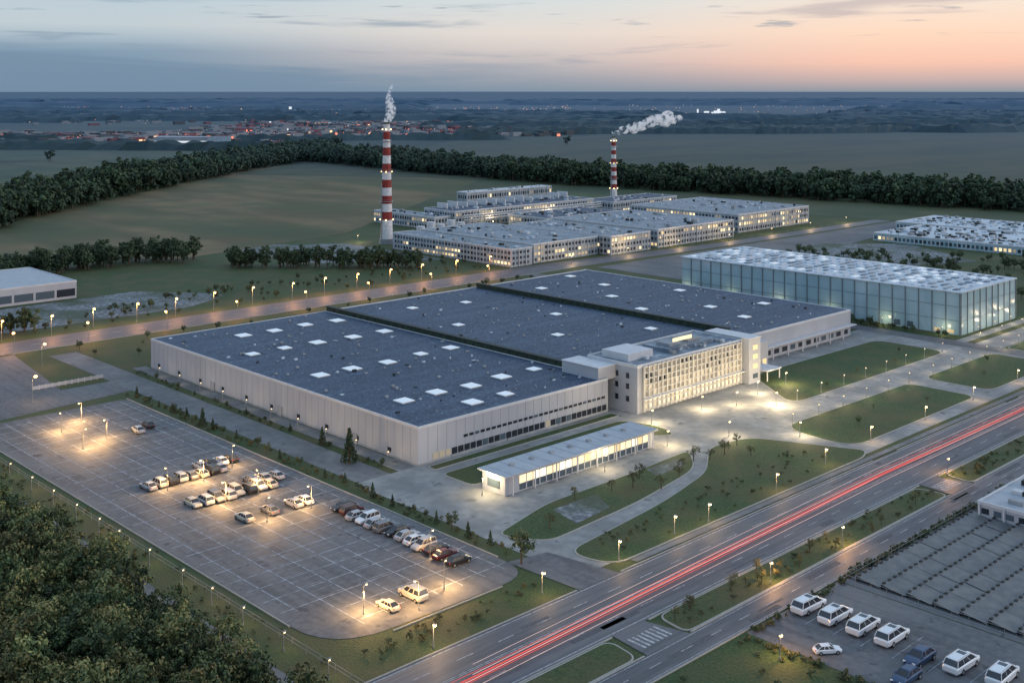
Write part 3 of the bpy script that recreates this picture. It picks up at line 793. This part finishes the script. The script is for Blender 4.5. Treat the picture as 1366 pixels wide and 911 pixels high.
scatter('shrubs',SH,[(168,147),(255,147),(250,160),(168,156)],60,.3,.7,z=.17)
scatter('shrubs',SH,[(161.5,109.9),(190,109.9),(190,111.6),(161.5,111.6)],50,.4,.8)
scatter('shrubs',SH,[(190,110.8),(275,110.8),(275,111.8),(190,111.8)],110,.5,.9)
scatter('shrubs',SH,[(158.5,72),(160.6,72),(160.6,111),(158.5,111)],70,.4,.8)
scatter('shrubs',SH,[(120,62),(158,75),(158,110),(120,110)],60,.4,1.0)
scatter('shrubs',SH,[(99,150),(106,150),(106,320),(99,320)],90,.3,.8)
scatter('shrubs',SH,[(110,146),(150,146),(150,151),(110,151)],40,.3,.7)
scatter('shrubs',TB,[(150,350),(400,360),(400,398),(170,398)],70,.2,.5)
scatter('shrubs',TB,[(150,428),(400,430),(400,470),(240,470)],110,.2,.55)
scatter('shrubs',TB,[(404,195),(409,195),(409,330),(404,330)],45,.25,.6)
scatter('shrubs',TB,[(465,150),(630,160),(620,250),(560,360),(465,350)],320,.4,.9)
scatter('shrubs',SH,[(404,205),(412,205),(412,320),(404,320)],60,.8,1.6)

# ------------------------------------------------------------------ distant town
redl=pmat('town_light_red',(.3,.05,.05),emit=(1,.24,.13),es=1.6); ol=pmat('town_light_amber',(.3,.2,.1),emit=(1,.55,.28),es=1.7); wl=pmat('town_light_white',(.4,.4,.4),emit=(.9,.95,1),es=.8)
b=MB()
def tb(e,n,w,d,h,m,top=None):
    x,y=EN(e,n); b.box(x-w/2,y-d/2,0,x+w/2,y+d/2,h,m,top)
for i in range(1100):
    z=R.random()
    if z<.3: e,n=R.uniform(-1250,-420),R.uniform(2010,2450)
    elif z<.8: e=R.uniform(-750,120); n=R.uniform(2300,3300)
    else: e,n=R.uniform(-2400,-300),R.uniform(3000,6000)
    tb(e,n,R.uniform(10,30),R.uniform(8,20),R.uniform(3,9),R.choice([grey,grey,grey,redp,bark,bark]),R.choice([roof_l,roofm,redp,bark,roofm]))
b.obj('distant_town')
b=MB()
for i in range(2000):
    z=R.random()
    if z<.32: e,n,ms=R.uniform(-1250,-400),R.uniform(1990,2450),[redl,redl,redl,ol]
    elif z<.68: e=R.uniform(-700,110); n=R.uniform(2300,3300); ms=[redl,redl,redl,ol,wl]
    elif z<.92: e,n,ms=R.uniform(-2600,300),R.uniform(3000,6500),[ol,wl,redl]
    else: e,n,ms=R.uniform(200,2500),R.uniform(4000,8000),[ol,wl]
    s=n/1540*R.uniform(.22,.55)
    if z<.68 and R.random()<.2: tb(e,n,s*R.uniform(4,12),s,4+s*.5,R.choice(ms))
    else:
        x,y=EN(e,n); b.box(x-s/2,y-s/2,3,x+s/2,y+s/2,3+s*1.2,R.choice(ms))
for i in range(16): 
    e,n=R.uniform(-1100,-830),R.uniform(5600,6400); x,y=EN(e,n); s=R.uniform(3,8); b.box(x,y,2,x+s*2,y+s,R.uniform(6,16),wl)
for i in range(12):
    e,n=R.uniform(740,860),R.uniform(4400,4800); x,y=EN(e,n); s=R.uniform(3,7); b.box(x,y,2,x+s*2,y+s,R.uniform(8,18),wl)
b.obj('town_lights')
x,y=EN(-550,1985); o=MB(); o.box(-62,-14,0,62,14,12,white,roof_b); o.box(30,-16,0,70,-14,13,roof_b); o.box(-62,-14.3,2,62,-14,5,wl)
o.obj('distant_warehouse',loc=(x,y,0),rz=math.radians(-43.8))

# ------------------------------------------------------------------ world
w=bpy.data.worlds.new('World'); sc.world=w; w.use_nodes=True; nt=w.node_tree; N=nt.nodes; L=nt.links
bg=N['Background']; tc=N.new('ShaderNodeTexCoord')
nm=N.new('ShaderNodeVectorMath'); nm.operation='NORMALIZE'; L.new(tc.outputs['Generated'],nm.inputs[0]); D=nm.outputs[0]
sp=N.new('ShaderNodeSeparateXYZ'); L.new(D,sp.inputs[0])
dt=N.new('ShaderNodeVectorMath'); dt.operation='DOT_PRODUCT'; L.new(D,dt.inputs[0]); dt.inputs[1].default_value=(RV[0],RV[1],0)
def MR(v,a,c,d=0,e=1,sm=True):
    x=N.new('ShaderNodeMapRange'); L.new(v,x.inputs[0])
    if sm: x.interpolation_type='SMOOTHSTEP'
    for i,q in enumerate((a,c,d,e)): x.inputs[i+1].default_value=q
    return x.outputs[0]
def MX(f,a,c,mode='MIX'):
    x=N.new('ShaderNodeMix'); x.data_type='RGBA'; x.blend_type=mode
    for i,v in ((0,f),(6,a),(7,c)):
        if isinstance(v,(int,float)): x.inputs[i].default_value=v
        elif isinstance(v,tuple): x.inputs[i].default_value=(*v,1)
        else: L.new(v,x.inputs[i])
    return x.outputs[2]
def MUL(a,b_):
    x=N.new('ShaderNodeMath'); x.operation='MULTIPLY'
    for i,v in enumerate((a,b_)):
        if isinstance(v,(int,float)): x.inputs[i].default_value=v
        else: L.new(v,x.inputs[i])
    return x.outputs[0]
def ramp(stops):
    x=N.new('ShaderNodeValToRGB'); L.new(MR(sp.outputs[2],0,.1,sm=False),x.inputs[0]); cr=x.color_ramp
    while len(cr.elements)<len(stops): cr.elements.new(.5)
    for el,(p,c) in zip(cr.elements,stops): el.position=p; el.color=(*c,1)
    return x.outputs[0]
left=ramp([(0,(.17,.27,.38)),(.10,(.20,.30,.41)),(.33,(.25,.36,.47)),(.44,(.42,.52,.60)),(.55,(.56,.64,.68)),(.85,(.52,.64,.72))])
mid=ramp([(0,(.24,.31,.39)),(.12,(.38,.40,.45)),(.30,(.66,.59,.57)),(.5,(.82,.74,.68)),(.8,(.70,.76,.77))])
right=ramp([(0,(.30,.33,.38)),(.09,(.60,.45,.43)),(.24,(1.0,.60,.46)),(.5,(1.05,.75,.57)),(.8,(.95,.84,.73))])
c=MX(MR(dt.outputs['Value'],-.34,.04),left,mid); c=MX(MR(dt.outputs['Value'],.0,.34),c,right)
def cnoise(sc3,s,lo,hi):
    mp=N.new('ShaderNodeMapping'); mp.inputs['Scale'].default_value=sc3; L.new(D,mp.inputs[0])
    nz=N.new('ShaderNodeTexNoise'); nz.inputs['Scale'].default_value=s; nz.inputs['Detail'].default_value=8; nz.inputs['Distortion'].default_value=.4; L.new(mp.outputs[0],nz.inputs['Vector'])
    return MR(nz.outputs[0],lo,hi)
ccol=MX(MR(dt.outputs['Value'],-.1,.4),(.25,.34,.44),(.55,.45,.46))
c=MX(MUL(cnoise((3.2,3.2,46),1.5,.57,.70),MR(sp.outputs[2],.014,.03,0,.6)),c,ccol)
c=MX(MUL(cnoise((6,6,75),1.9,.6,.7),MR(sp.outputs[2],.04,.06,0,.65)),c,(.27,.34,.42))
c=MX(MUL(MUL(cnoise((2,2,30),1.2,.40,.52),MR(dt.outputs['Value'],.08,-.2)),MUL(MR(sp.outputs[2],.041,.034),.8)),c,(.19,.285,.395))
ns=N.new('ShaderNodeTexSky'); ns.sky_type='NISHITA'; ns.sun_disc=False; ns.sun_elevation=math.radians(12); ns.sun_rotation=math.radians(133.8)
ns.altitude=100
sk=MX(1.0,ns.outputs[0],(.15,.16,.165),'MULTIPLY')
sk=MX(1.0,sk,(.36,.455,.56),'ADD')
c=MX(MR(sp.outputs[2],.09,.35),c,sk)
L.new(c,bg.inputs['Color']); bg.inputs['Strength'].default_value=.97
s=bpy.data.lights.new('sun','SUN'); s.energy=.75; s.angle=math.radians(12); s.color=(1,.82,.75)
so=bpy.data.objects.new('sun',s); COL.objects.link(so)
sd=Vector((RV[0]*math.cos(.25),RV[1]*math.cos(.25),math.sin(.25)))
so.rotation_euler=sd.to_track_quat('Z','Y').to_euler(); so.location=(300,200,200)

# ------------------------------------------------------------------ camera
cam=bpy.data.cameras.new('camera'); co=bpy.data.objects.new('camera',cam); COL.objects.link(co)
co.location=(0,0,90); co.rotation_euler=(math.radians(90),0,math.radians(-43.8))
cam.sensor_width=36; cam.lens=1540/1366*36; cam.shift_y=-333.5/1366; cam.clip_start=1; cam.clip_end=400000
sc.camera=co
